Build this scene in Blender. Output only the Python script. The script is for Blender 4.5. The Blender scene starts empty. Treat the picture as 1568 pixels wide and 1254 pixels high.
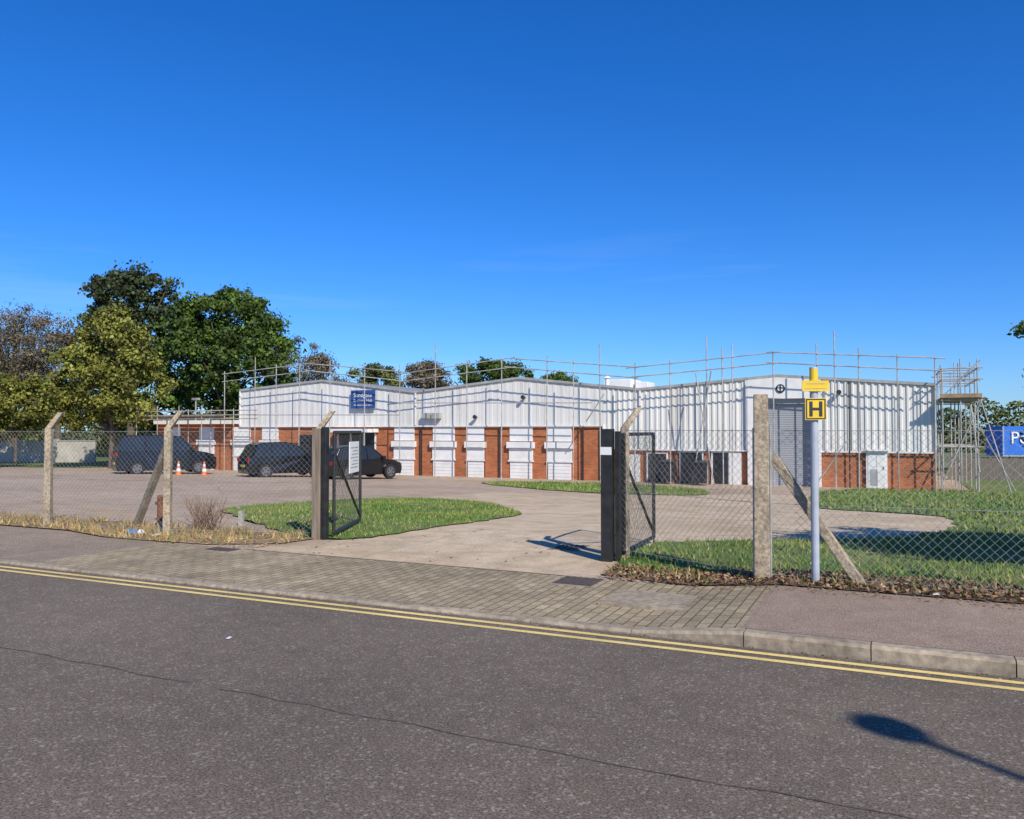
import bpy, bmesh, math, random
import numpy as np
from mathutils import Vector, Matrix
random.seed(7); rng=np.random.default_rng(7)
scene=bpy.context.scene
R=math.radians
# World frame: x runs along the road, y points from the road towards the site, z up (metres)

# ------------------------------------------------------------ materials
def newmat(name):
    m=bpy.data.materials.new(name); m.use_nodes=True
    nt=m.node_tree; b=nt.nodes['Principled BSDF']
    return m,nt,b
def L(nt,a,b): nt.links.new(a,b)
def coords(nt,scale=(1,1,1)):
    tc=nt.nodes.new('ShaderNodeTexCoord'); mp=nt.nodes.new('ShaderNodeMapping')
    mp.inputs['Scale'].default_value=scale
    L(nt,tc.outputs['Object'],mp.inputs['Vector']); return mp.outputs['Vector']
def noise(nt,vec,scale,detail=4,rough=0.6):
    n=nt.nodes.new('ShaderNodeTexNoise'); n.inputs['Scale'].default_value=scale
    n.inputs['Detail'].default_value=detail; n.inputs['Roughness'].default_value=rough
    L(nt,vec,n.inputs['Vector']); return n.outputs['Fac']
def ramp(nt,fac,stops):
    r=nt.nodes.new('ShaderNodeValToRGB'); e=r.color_ramp.elements
    while len(e)<len(stops): e.new(0.5)
    for i,(p,c) in enumerate(stops):
        e[i].position=p; e[i].color=(c[0],c[1],c[2],1)
    L(nt,fac,r.inputs['Fac']); return r.outputs['Color']
def mix(nt,fac,a,b,mode='MIX'):
    n=nt.nodes.new('ShaderNodeMix'); n.data_type='RGBA'; n.blend_type=mode
    if isinstance(fac,(int,float)): n.inputs[0].default_value=fac
    else: L(nt,fac,n.inputs[0])
    for s,v in ((6,a),(7,b)):
        if isinstance(v,tuple): n.inputs[s].default_value=(v[0],v[1],v[2],1)
        else: L(nt,v,n.inputs[s])
    return n.outputs[2]
def bump(nt,b,h,strength=0.3,dist=0.02):
    n=nt.nodes.new('ShaderNodeBump'); n.inputs['Strength'].default_value=strength
    n.inputs['Distance'].default_value=dist
    L(nt,h,n.inputs['Height']); L(nt,n.outputs['Normal'],b.inputs['Normal'])
def simple(name,c1,c2=None,scale=5,rough=0.6,metal=0,bstr=0,spec=None,scl=(1,1,1),lo=0.35,hi=0.65,big=None):
    m,nt,b=newmat(name)
    if c2 is None: c2=tuple(x*0.75 for x in c1)
    v=coords(nt,scl); n=noise(nt,v,scale)
    c=ramp(nt,n,[(lo,c2),(hi,c1)])
    if big:
        n2=noise(nt,v,big[0],3,0.6); c=mix(nt,1.0,c,ramp(nt,n2,[(0.34,big[1]),(0.66,big[2])]),'MULTIPLY')
    L(nt,c,b.inputs['Base Color'])
    b.inputs['Roughness'].default_value=rough; b.inputs['Metallic'].default_value=metal
    if spec is not None: b.inputs['Specular IOR Level'].default_value=spec
    if bstr: bump(nt,b,n,bstr)
    return m

def mat_asphalt(name,base,speck=(0.38,0.33,0.27),s=1.0):
    m,nt,b=newmat(name); v=coords(nt)
    big=noise(nt,v,0.35,5,0.55); mid=noise(nt,v,5,5,0.7); fine=noise(nt,v,75*s,4,0.85)
    c=ramp(nt,fine,[(0.36,tuple(x*0.32 for x in base)),(0.5,base),(0.64,tuple(x*2.0 for x in base))])
    vo=nt.nodes.new('ShaderNodeTexVoronoi'); vo.inputs['Scale'].default_value=65*s; L(nt,v,vo.inputs['Vector'])
    sp=ramp(nt,vo.outputs['Color'],[(0.72,(0,0,0)),(0.92,(0.8,0.8,0.8))])
    c=mix(nt,sp,c,speck)
    c=mix(nt,1.0,c,ramp(nt,big,[(0.3,(0.80,0.80,0.80)),(0.7,(1.12,1.11,1.09))]),'MULTIPLY')
    c=mix(nt,1.0,c,ramp(nt,mid,[(0.3,(0.84,0.84,0.84)),(0.7,(1.12,1.12,1.12))]),'MULTIPLY')
    L(nt,c,b.inputs['Base Color']); b.inputs['Roughness'].default_value=0.92
    b.inputs['Specular IOR Level'].default_value=0.15
    bump(nt,b,fine,0.6,0.012); return m
M={}
M['road']=mat_asphalt('asphalt',(0.158,0.128,0.098))
M['foot']=mat_asphalt('footpath_asphalt',(0.30,0.222,0.165),speck=(0.44,0.35,0.27),s=1.2)
M['footg']=mat_asphalt('grey_footpath_asphalt',(0.275,0.215,0.155),speck=(0.42,0.35,0.27),s=1.2)
def mat_carpark(name,k,crack=0.35):
    m,nt,b=newmat(name); v=coords(nt)
    a=noise(nt,v,0.22,6,0.6); f=noise(nt,v,45,4,0.7); g=noise(nt,v,2.2,5,0.65)
    K=lambda c:tuple(x*y for x,y in zip(c,k))
    c=ramp(nt,a,[(0.3,K((0.46,0.355,0.235))),(0.5,K((0.56,0.445,0.305))),(0.7,K((0.62,0.50,0.355)))])
    c=mix(nt,1.0,c,ramp(nt,f,[(0.3,(0.66,0.66,0.66)),(0.7,(1.18,1.18,1.18))]),'MULTIPLY')
    c=mix(nt,1.0,c,ramp(nt,g,[(0.32,(0.76,0.74,0.72)),(0.6,(1.04,1.04,1.04))]),'MULTIPLY')
    v2=coords(nt,(0.5,1.4,1)); st=noise(nt,v2,0.9,4,0.5)
    c=mix(nt,ramp(nt,st,[(0.56,(0,0,0)),(0.74,(0.6,0.6,0.6))]),c,(0.44,0.28,0.13))
    vo=nt.nodes.new('ShaderNodeTexVoronoi'); vo.feature='DISTANCE_TO_EDGE'; vo.inputs['Scale'].default_value=0.28
    nz=nt.nodes.new('ShaderNodeTexNoise'); nz.inputs['Scale'].default_value=1.5; L(nt,v,nz.inputs['Vector'])
    L(nt,mix(nt,0.18,v,nz.outputs['Color']),vo.inputs['Vector'])
    c=mix(nt,ramp(nt,vo.outputs['Distance'],[(0.0,(crack,crack,crack)),(0.008,(0,0,0))]),c,(0.16,0.13,0.10))
    L(nt,c,b.inputs['Base Color']); b.inputs['Roughness'].default_value=0.92
    b.inputs['Specular IOR Level'].default_value=0.15
    bump(nt,b,f,0.3,0.01); return m
M['carpark']=mat_carpark('worn_car_park_surface',(0.86,0.83,0.86),0.5)
M['drive']=mat_carpark('driveway_concrete',(1.06,1.04,1.0),0.25)
def mat_blocks():
    m,nt,b=newmat('block_paving'); v=coords(nt)
    rot=nt.nodes.new('ShaderNodeMapping'); rot.inputs['Rotation'].default_value=(0,0,R(90)); L(nt,v,rot.inputs['Vector'])
    br=nt.nodes.new('ShaderNodeTexBrick'); br.inputs['Scale'].default_value=1
    br.inputs['Brick Width'].default_value=0.21; br.inputs['Row Height'].default_value=0.105
    br.inputs['Mortar Size'].default_value=0.008; br.inputs['Mortar Smooth'].default_value=0.3
    br.inputs['Color1'].default_value=(0.47,0.375,0.25,1); br.inputs['Color2'].default_value=(0.35,0.28,0.19,1)
    br.inputs['Mortar'].default_value=(0.15,0.13,0.06,1)
    L(nt,rot.outputs['Vector'],br.inputs['Vector'])
    f=noise(nt,v,50,4); g=noise(nt,v,0.9,5); h=noise(nt,v,5,3)
    c=mix(nt,1.0,br.outputs['Color'],ramp(nt,f,[(0.3,(0.7,0.7,0.7)),(0.7,(1.18,1.18,1.18))]),'MULTIPLY')
    c=mix(nt,1.0,c,ramp(nt,g,[(0.3,(0.70,0.70,0.66)),(0.65,(1.1,1.08,1.04))]),'MULTIPLY')
    c=mix(nt,1.0,c,ramp(nt,h,[(0.3,(0.82,0.82,0.80)),(0.65,(1.05,1.05,1.05))]),'MULTIPLY')
    L(nt,c,b.inputs['Base Color']); b.inputs['Roughness'].default_value=0.92
    b.inputs['Specular IOR Level'].default_value=0.15
    bump(nt,b,br.outputs['Fac'],-0.6,0.01); return m
M['blocks']=mat_blocks()
def mat_brick():
    m,nt,b=newmat('red_brick')
    tc=nt.nodes.new('ShaderNodeTexCoord'); sp=nt.nodes.new('ShaderNodeSeparateXYZ'); L(nt,tc.outputs['Object'],sp.inputs[0])
    ad=nt.nodes.new('ShaderNodeMath'); L(nt,sp.outputs[0],ad.inputs[0]); L(nt,sp.outputs[1],ad.inputs[1])
    cb=nt.nodes.new('ShaderNodeCombineXYZ'); L(nt,ad.outputs[0],cb.inputs[0]); L(nt,sp.outputs[2],cb.inputs[1])
    br=nt.nodes.new('ShaderNodeTexBrick'); br.inputs['Scale'].default_value=1
    br.inputs['Brick Width'].default_value=0.225; br.inputs['Row Height'].default_value=0.075
    br.inputs['Mortar Size'].default_value=0.006
    br.inputs['Color1'].default_value=(0.50,0.155,0.055,1); br.inputs['Color2'].default_value=(0.35,0.10,0.036,1)
    br.inputs['Mortar'].default_value=(0.40,0.27,0.17,1)
    L(nt,cb.outputs[0],br.inputs['Vector'])
    g=noise(nt,tc.outputs['Object'],1.3,5)
    c=mix(nt,1.0,br.outputs['Color'],ramp(nt,g,[(0.3,(0.78,0.78,0.78)),(0.7,(1.15,1.12,1.1))]),'MULTIPLY')
    L(nt,c,b.inputs['Base Color']); b.inputs['Roughness'].default_value=0.9
    b.inputs['Specular IOR Level'].default_value=0.2
    return m
M['brick']=mat_brick()
def mat_clad():
    m,nt,b=newmat('white_painted_cladding')
    v=coords(nt,(1,1,0.12)); g=noise(nt,v,1.6,6,0.65); v2=coords(nt); h=noise(nt,v2,0.4,4)
    c=ramp(nt,g,[(0.3,(0.60,0.575,0.50)),(0.5,(0.76,0.74,0.675))])
    c=mix(nt,1.0,c,ramp(nt,h,[(0.3,(0.90,0.90,0.90)),(0.7,(1,1,1))]),'MULTIPLY')
    L(nt,c,b.inputs['Base Color']); b.inputs['Roughness'].default_value=0.6
    b.inputs['Specular IOR Level'].default_value=0.3; return m
M['clad']=mat_clad()
M['white']=simple('white_paint',(0.84,0.82,0.76),(0.74,0.72,0.66),2,0.5)
M['grey']=simple('roller_door_grey',(0.34,0.35,0.35),(0.30,0.31,0.31),1,0.6)
M['lgrey']=simple('light_grey_trim',(0.42,0.42,0.40),(0.3,0.3,0.28),3,0.5)
M['dark']=simple('dark_trim',(0.035,0.035,0.038),(0.02,0.02,0.02),3,0.5)
M['black']=simple('black_paint',(0.03,0.03,0.028),(0.014,0.014,0.013),8,0.5)
M['galv']=simple('galvanised_steel',(0.50,0.50,0.48),(0.30,0.29,0.27),6,0.45,0.3)
M['wire']=simple('chain_link_wire',(0.42,0.42,0.38),(0.25,0.245,0.21),3,0.5,0.2)
M['scaff']=simple('scaffold_tube',(0.52,0.50,0.46),(0.30,0.27,0.22),2,0.5,0.1)
M['board']=simple('scaffold_board',(0.42,0.30,0.17),(0.25,0.17,0.10),4,0.8)
M['conc']=simple('post_concrete',(0.54,0.43,0.285),(0.25,0.20,0.135),26,0.9,bstr=0.6,big=(3,(0.75,0.75,0.75),(1.1,1.1,1.1)))
M['kerb']=simple('kerb_concrete',(0.44,0.35,0.235),(0.25,0.20,0.14),14,0.9,bstr=0.3,big=(1.2,(0.75,0.75,0.75),(1.1,1.1,1.1)))
M['timber']=simple('weathered_timber',(0.33,0.26,0.18),(0.17,0.13,0.09),12,0.85,scl=(1,1,0.1),bstr=0.3)
M['yellow']=simple('yellow_road_paint',(0.84,0.62,0.21),(0.46,0.37,0.18),34,0.8,lo=0.28,hi=0.44,big=(1.5,(0.8,0.8,0.8),(1.05,1.05,1.05)))
M['signy']=simple('sign_yellow',(0.85,0.60,0.03),(0.75,0.50,0.03),6,0.45)
M['signb']=simple('sign_blue',(0.03,0.09,0.28),(0.025,0.07,0.22),3,0.45)
M['pole']=simple('grey_pole_paint',(0.45,0.49,0.53),(0.36,0.39,0.42),7,0.5)
M['rust']=simple('rusty_steel',(0.25,0.10,0.04),(0.12,0.05,0.025),10,0.9)
M['soil']=simple('soil',(0.23,0.155,0.09),(0.09,0.062,0.038),16,0.95,bstr=0.8)
M['drysoil']=simple('dry_grass_soil',(0.40,0.28,0.13),(0.18,0.12,0.06),12,0.95,bstr=0.8)
BIGG=(0.55,(0.66,0.82,0.62),(1.38,1.10,1.3))
M['grass']=simple('grass_ground',(0.135,0.185,0.036),(0.090,0.135,0.026),2.5,0.95,bstr=0.3,big=BIGG)
M['field']=simple('rough_ground',(0.16,0.17,0.07),(0.11,0.13,0.05),0.3,0.95)
M['bl1']=simple('grass_blade_green',(0.140,0.245,0.030),(0.095,0.185,0.024),2.5,0.7,big=BIGG)
M['bl2']=simple('grass_blade_light',(0.25,0.32,0.060),(0.19,0.26,0.045),2.5,0.7,big=BIGG)
M['bl3']=simple('dry_grass_blade',(0.60,0.43,0.18),(0.40,0.27,0.10),3,0.8)
M['leafb1']=simple('fallen_leaf_brown',(0.25,0.135,0.06),(0.13,0.075,0.04),9,0.8)
M['leafb2']=simple('fallen_leaf_tan',(0.40,0.28,0.14),(0.27,0.18,0.09),9,0.8)
M['paint']=simple('black_car_paint',(0.012,0.013,0.016),(0.010,0.011,0.013),1,0.22)
M['glass']=simple('tinted_glass',(0.025,0.03,0.035),(0.02,0.025,0.03),1,0.08)
M['tyre']=simple('tyre_rubber',(0.02,0.02,0.02),(0.015,0.015,0.015),5,0.85)
M['alloy']=simple('alloy_wheel',(0.25,0.25,0.26),(0.18,0.18,0.19),5,0.35,0.6)
M['redl']=simple('red_lamp_lens',(0.35,0.015,0.01),(0.3,0.01,0.01),5,0.2)
M['plate']=simple('number_plate',(0.7,0.55,0.1),(0.65,0.5,0.1),5,0.4)
M['orange']=simple('cone_orange',(0.68,0.22,0.09),(0.58,0.18,0.07),5,0.5)
M['bark']=simple('bark',(0.17,0.13,0.09),(0.08,0.06,0.045),8,0.95,bstr=0.5)
M['wall']=simple('pale_render',(0.50,0.47,0.40),(0.38,0.35,0.30),1.2,0.9)
M['blue']=simple('blue_trailer',(0.02,0.17,0.62),(0.02,0.14,0.55),1,0.5)
M['bluelit']=simple('blue_plastic',(0.05,0.2,0.5),(0.04,0.16,0.4),5,0.4)
M['fencew']=simple('grey_fence_timber',(0.23,0.20,0.16),(0.14,0.12,0.10),6,0.9,scl=(3,3,0.3))
M['iron']=simple('cast_iron',(0.12,0.092,0.07),(0.06,0.047,0.036),40,0.7)
M['roof']=simple('roof_sheet',(0.30,0.30,0.29),(0.2,0.2,0.2),1,0.7)
def leafset(tag,c):
    out=[]
    for i,k in enumerate((0.55,1.0,1.5)):
        out.append(simple('leaf_%s_%d'%(tag,i),tuple(x*k for x in c),tuple(x*k*0.7 for x in c),0.6,0.6,spec=0.25))
    return out
LF_dark=leafset('dark',(0.075,0.122,0.018)); LF_pine=leafset('pine',(0.062,0.082,0.028))
LF_yel=leafset('yellowgreen',(0.200,0.205,0.036)); LF_brown=leafset('brown',(0.175,0.138,0.078))
LF_mid=leafset('mid',(0.12,0.14,0.035))

# ------------------------------------------------------------ geometry helpers
def link(o,parent=None,loc=(0,0,0),rot=0):
    scene.collection.objects.link(o)
    if parent:
        o.parent=parent; pl=parent.location
        o.location=(loc[0]-pl[0],loc[1]-pl[1],loc[2]-pl[2])
    else: o.location=loc
    if rot: o.rotation_euler=(0,0,rot)
    return o
def empty(name,loc):
    e=bpy.data.objects.new(name,None); scene.collection.objects.link(e); e.location=loc; e.empty_display_size=0.3; return e
class G:
    def __init__(s): s.v=[];s.f=[];s.m=[]
    def add(s,vs,fs,mi=0):
        o=len(s.v); s.v+= [tuple(p) for p in vs]; s.f+=[tuple(i+o for i in f) for f in fs]; s.m+=[mi]*len(fs)
    def box(s,x0,x1,y0,y1,z0,z1,mi=0):
        s.add([(x0,y0,z0),(x1,y0,z0),(x1,y1,z0),(x0,y1,z0),(x0,y0,z1),(x1,y0,z1),(x1,y1,z1),(x0,y1,z1)],
          [(0,3,2,1),(4,5,6,7),(0,1,5,4),(1,2,6,5),(2,3,7,6),(3,0,4,7)],mi)
    def tube(s,p,q,r0,r1=None,n=8,mi=0,cap=True):
        if r1 is None: r1=r0
        p=Vector(p);q=Vector(q);d=q-p
        if d.length<1e-6: return
        d.normalize(); a=d.orthogonal().normalized(); b=d.cross(a)
        vs=[]
        for c,r in((p,r0),(q,r1)):
            for i in range(n):
                t=2*math.pi*(i+0.5)/n; vs.append(c+a*math.cos(t)*r+b*math.sin(t)*r)
        fs=[(i,(i+1)%n,n+(i+1)%n,n+i) for i in range(n)]
        if cap: fs+=[tuple(range(n-1,-1,-1)),tuple(range(n,2*n))]
        s.add(vs,fs,mi)
    def beam(s,p,q,w,h,mi=0):
        p=Vector(p);q=Vector(q);d=(q-p).normalized()
        up=Vector((0,0,1)) if abs(d.z)<0.95 else Vector((0,1,0))
        a=d.cross(up).normalized(); b=a.cross(d).normalized()
        vs=[c+a*i*w/2+b*j*h/2 for c in(p,q) for i,j in((-1,-1),(1,-1),(1,1),(-1,1))]
        s.add(vs,[(0,1,5,4),(1,2,6,5),(2,3,7,6),(3,0,4,7),(3,2,1,0),(4,5,6,7)],mi)
    def obj(s,name,mats,parent=None,loc=(0,0,0),rot=0,smooth=False,bevel=0):
        me=bpy.data.meshes.new(name); me.from_pydata(s.v,[],s.f)
        for m in mats: me.materials.append(m)
        me.polygons.foreach_set('material_index',s.m)
        if smooth: me.polygons.foreach_set('use_smooth',[True]*len(s.f))
        me.update()
        bm=bmesh.new(); bm.from_mesh(me); bmesh.ops.recalc_face_normals(bm,faces=bm.faces); bm.to_mesh(me); bm.free()
        o=bpy.data.objects.new(name,me); link(o,parent,loc,rot)
        if bevel:
            b=o.modifiers.new('bevel','BEVEL'); b.width=bevel; b.segments=2; b.limit_method='ANGLE'
        return o
def fastmesh(name,verts,nper,mats,matidx,parent=None):
    N=len(verts)//nper; me=bpy.data.meshes.new(name)
    verts=np.asarray(verts,dtype=np.float32)
    me.vertices.add(len(verts)); me.vertices.foreach_set('co',verts.ravel())
    me.loops.add(len(verts)); me.loops.foreach_set('vertex_index',np.arange(len(verts),dtype=np.int32))
    me.polygons.add(N); me.polygons.foreach_set('loop_start',np.arange(0,len(verts),nper,dtype=np.int32))
    me.polygons.foreach_set('loop_total',np.full(N,nper,dtype=np.int32))
    for m in mats: me.materials.append(m)
    me.polygons.foreach_set('material_index',np.asarray(matidx,dtype=np.int32))
    me.update(calc_edges=True); me.validate()
    o=bpy.data.objects.new(name,me); link(o,parent); return o
def text(body,size,loc,rotz,mat,parent,name='lettering',ext=0.004,align='CENTER'):
    c=bpy.data.curves.new(name,'FONT'); c.body=body; c.size=size; c.extrude=ext; c.align_x=align; c.align_y='CENTER'
    c.materials.append(mat); o=bpy.data.objects.new(name,c); link(o,parent,loc)
    o.rotation_euler=(R(90),0,rotz); return o

def zg(t):
    return 0.0 if t<12 else (-0.85*(t-12)/24 if t<36 else -0.85)
def hp(s):
    if s>-1.06: return 0.11
    if s>-1.96: return 0.025+(s+1.96)/0.9*0.085
    if s>-11: return 0.025
    if s>-11.9: return 0.025+(-11-s)/0.9*0.06
    return 0.085
def sheet(name,poly,zf,mat,cutx=(),cuty=(12,36)):
    bm=bmesh.new(); vs=[bm.verts.new((p[0],p[1],0)) for p in poly]
    bm.faces.new(vs); bmesh.ops.triangulate(bm,faces=bm.faces[:])
    for c in cuty:
        bmesh.ops.bisect_plane(bm,geom=bm.verts[:]+bm.edges[:]+bm.faces[:],plane_co=(0,c,0),plane_no=(0,1,0))
    for c in cutx:
        bmesh.ops.bisect_plane(bm,geom=bm.verts[:]+bm.edges[:]+bm.faces[:],plane_co=(c,0,0),plane_no=(1,0,0))
    for f in bm.faces:
        f.normal_update()
        if f.normal.z<0: f.normal_flip()
    for v in bm.verts: v.co.z=zf(v.co.x,v.co.y)
    me=bpy.data.meshes.new(name); bm.to_mesh(me); bm.free(); me.materials.append(mat)
    o=bpy.data.objects.new(name,me); scene.collection.objects.link(o); return o
def curve(pts,n=6,jit=0.0):
    out=[];N=len(pts)
    for i in range(N):
        p0,p1,p2,p3=[np.array(pts[(i+k)%N],float) for k in(-1,0,1,2)]
        for j in range(n):
            t=j/n
            q=0.5*((2*p1)+(-p0+p2)*t+(2*p0-5*p1+4*p2-p3)*t*t+(-p0+3*p1-3*p2+p3)*t**3)
            out.append((q[0]+random.uniform(-jit,jit),q[1]+random.uniform(-jit,jit)))
    return out

# ------------------------------------------------------------ ground
XC=(-11.9,-11,-1.96,-1.06)
sheet('ground',[(-700,-300),(700,-300),(700,900),(-700,900)],lambda x,y:zg(y)-0.03,M['field'])
sheet('road',[(-200,0.5),(200,0.5),(200,6.5),(-200,6.5)],lambda x,y:0,M['road'],cuty=())
sheet('near_pavement',[(-200,-3),(200,-3),(200,0.36),(-200,0.36)],lambda x,y:0.1,M['footg'],cuty=())
sheet('footpath',[(-1.1,6.65),(120,6.65),(120,8.62),(-1.1,8.62)],lambda x,y:hp(x),M['foot'],XC,())
sheet('block_paving',[(-9.8,6.65),(-1.1,6.65),(-1.1,8.62),(-9.8,8.62)],lambda x,y:hp(x),M['blocks'],XC,())
sheet('footpath',[(-150,6.65),(-9.8,6.65),(-9.8,8.62),(-150,8.62)],lambda x,y:hp(x),M['footg'],XC,())
sheet('car_park',[(-75,8.62),(10,8.62),(10,50),(-75,50)],lambda x,y:zg(y)+0.026,M['carpark'])
dv0=[(-8.2,8.625),(-3.0,8.625),(-3.0,11.6),(-2.0,12.4),(-0.6,13.5),(1.1,16),(1.4,20.6),(-1.6,22.0),(-2.3,25),(-2.6,30),(-5.0,29),(-5.9,26.9),(-9.0,25.6),(-12.0,24.0),(-12.2,20.5),(-11.7,19.0),(-9.6,18.5),(-7.7,16.2),(-7.1,14.7),(-7.2,12.4),(-7.3,10.4)]
dp=[]
for i in range(len(dv0)):
    a=dv0[i];b=dv0[(i+1)%len(dv0)]; n_=max(1,int(math.hypot(b[0]-a[0],b[1]-a[1])/0.5))
    for k in range(n_):
        j=0 if a[1]<9 and b[1]<9 else 0.04
        dp.append((a[0]+(b[0]-a[0])*k/n_+random.uniform(-j,j),a[1]+(b[1]-a[1])*k/n_+(random.uniform(-j,j) if k else 0)))
sheet('driveway',dp,lambda x,y:zg(y)+0.032,M['drive'])
vr=[(-3.0,9.5),(-3.05,8.9),(-2.2,8.64),(-1.1,8.625),(120,8.625),(120,9.6),(2,9.4)]
sheet('soil_verge',vr,lambda x,y:hp(x)+0.012-max(0,(y-8.8))*0.05,M['soil'],XC,(8.8,))
vl=[(-150,8.625),(-10.2,8.625),(-9,8.7),(-8.1,9.2),(-7.95,9.9),(-8.6,10.2),(-11,10.0),(-14,9.6),(-150,9.4)]
sheet('dry_grass_verge',vl,lambda x,y:hp(x)+0.016,M['drysoil'],XC,())
gi=curve([(-12.9,12.9),(-10.5,11.2),(-8.6,10.1),(-7.5,10.0),(-7.15,10.9),(-7.0,12.4),(-6.95,14.7),(-7.5,16.2),(-9.6,18.7),(-11.7,19.2),(-12.9,17.8),(-13.1,15.1)],8,0.07)
sheet('grass_island',gi,lambda x,y:zg(y)+0.05,M['grass'])
gm=curve([(-16.4,32),(-14.2,35.3),(-9,34.5),(-6.5,31),(-5.9,27.1),(-8.8,26),(-12.8,28.2)],8,0.10)
sheet('grass_patch',gm,lambda x,y:zg(y)+0.05,M['grass'])
gr0=[(-3.0,9.2),(-3.2,10.3),(-3.15,11.6),(-2.2,12.4),(-0.85,13.4),(0.2,14.7),(0.8,16),(1.15,18),(1.15,20.5),(0.5,21.3),(-1.0,21.6),(-1.9,22.2),(-2.2,24),(-2.5,30),(-2.6,34.3),(-1.2,37.6)]
gr=[]
for a,b in zip(gr0[:-1],gr0[1:]):
    n_=max(1,int(math.hypot(b[0]-a[0],b[1]-a[1])/0.3))
    for k in range(n_): gr.append((a[0]+(b[0]-a[0])*k/n_+random.uniform(-.07,.07),a[1]+(b[1]-a[1])*k/n_+random.uniform(-.07,.07)))
gr+=[(-1.2,37.6),(3,37.9),(3,60),(120,60),(120,9.3)]
sheet('grass_lawn',gr,lambda x,y:zg(y)+0.05,M['grass'])
gl=[(-47,38),(-50,34.5),(-52,33),(-60,31),(-90,25),(-170,30),(-170,95),(-47,95)]
sheet('grass_field',gl,lambda x,y:zg(y)+0.05,M['grass'])

def inpoly(px,py,poly):
    ins=np.zeros(len(px),bool); n=len(poly)
    for i in range(n):
        x1,y1=poly[i];x2,y2=poly[(i+1)%n]
        if y1==y2: continue
        c=((y1>py)!=(y2>py))&(px<(x2-x1)*(py-y1)/(y2-y1)+x1); ins^=c
    return ins
def blades(name,poly,bbox,dens,h,w,mats,zoff,probs,hpz=False,clump=0):
    x0,x1,y0,y1=bbox; N=int((x1-x0)*(y1-y0)*dens)
    if clump:
        nc=max(3,N//clump); cx=rng.uniform(x0,x1,nc); cy=rng.uniform(y0,y1,nc)
        idx=rng.integers(0,nc,N); px=cx[idx]+rng.normal(0,0.07,N); py=cy[idx]+rng.normal(0,0.07,N)
    else:
        px=rng.uniform(x0,x1,N); py=rng.uniform(y0,y1,N)
    k=inpoly(px,py,poly)
    if not clump:
        wv=np.sin(px*1.7+1.3*np.sin(py*0.9))*np.sin(py*1.3+1.1*np.sin(px*1.1))
        k&=rng.uniform(0,1,N)<np.clip(0.75+0.5*wv,0.25,1)
    px=px[k];py=py[k];N=len(px)
    z=np.where(py<12,0,np.where(py<36,-0.85*(py-12)/24,-0.85))+zoff
    if hpz: z=np.array([hp(a) for a in px])+zoff
    hh=h*rng.uniform(0.4,1.4,N); a=rng.uniform(0,math.pi,N); ww=w*rng.uniform(0.6,1.3,N)
    lx=rng.normal(0,0.45,N)*hh; ly=rng.normal(0,0.45,N)*hh
    V=np.zeros((N,3,3))
    V[:,0]=np.stack([px-np.cos(a)*ww,py-np.sin(a)*ww,z],1)
    V[:,1]=np.stack([px+np.cos(a)*ww,py+np.sin(a)*ww,z],1)
    V[:,2]=np.stack([px+lx,py+ly,z+hh],1)
    return fastmesh(name,V.reshape(-1,3),3,mats,rng.choice(len(mats),N,p=probs))
GB=[M['bl1'],M['bl2'],M['bl3']]
blades('island_grass_blades',gi,(-13.3,-6.8,9.8,19.4),560,0.050,0.010,GB,0.045,[0.57,0.34,0.09])
blades('lawn_grass_blades',gr,(-3.3,6,9.2,16),520,0.060,0.010,GB,0.045,[0.59,0.32,0.09])
blades('lawn_grass_blades',gr,(-3,16,16,38),120,0.075,0.02,GB,0.045,[0.60,0.33,0.07])
blades('grass_patch_blades',gm,(-17,-5,25,36),140,0.075,0.02,GB,0.045,[0.58,0.32,0.10])
blades('dry_grass_tufts',vl,(-24,-7.9,8.7,10.3),300,0.11,0.009,[M['bl3'],M['leafb2'],M['bl1']],0.01,[0.66,0.26,0.08],True,clump=26)
blades('verge_weeds',vr,(-3,9,8.72,9.6),260,0.09,0.010,[M['bl1'],M['bl3'],M['leafb1']],0.0,[0.35,0.2,0.45],True,clump=22)
def litter(name,bbox,N,size,mats,zf,poly=None,maxh=0.02):
    x0,x1,y0,y1=bbox
    P=np.stack([rng.uniform(x0,x1,N),rng.uniform(y0,y1,N)],1)
    z=np.array([zf(a,b) for a,b in P]); a=rng.uniform(0,6.28,N); s=size*rng.uniform(0.5,1.4,N)
    V=np.zeros((N,4,3))
    for i,(dx,dy) in enumerate(((-1,-.6),(1,-.5),(0.9,.6),(-.8,.5))):
        V[:,i,0]=P[:,0]+(dx*np.cos(a)-dy*np.sin(a))*s; V[:,i,1]=P[:,1]+(dx*np.sin(a)+dy*np.cos(a))*s
        V[:,i,2]=z+0.004+rng.uniform(0,maxh,N)
    return fastmesh(name,V.reshape(-1,3),4,mats,rng.choice(len(mats),N))
litter('fallen_leaves',(-3,9,8.6,9.45),7500,0.020,[M['leafb1'],M['leafb2'],M['leafb1']],lambda x,y:hp(x)+0.012,None,0.05)
litter('fallen_leaves',(-2,9,8.35,8.7),1100,0.014,[M['leafb1'],M['leafb2']],lambda x,y:hp(x)+0.001,None,0.008)
litter('fallen_leaves',(-22,-8,8.6,9.9),2600,0.02,[M['leafb2'],M['leafb1'],M['bl3']],lambda x,y:hp(x)+0.014,None)
litter('fallen_leaves',(-7.6,-3,8.7,12),70,0.02,[M['leafb2'],M['leafb1']],lambda x,y:0.034,None,0.004)

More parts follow.
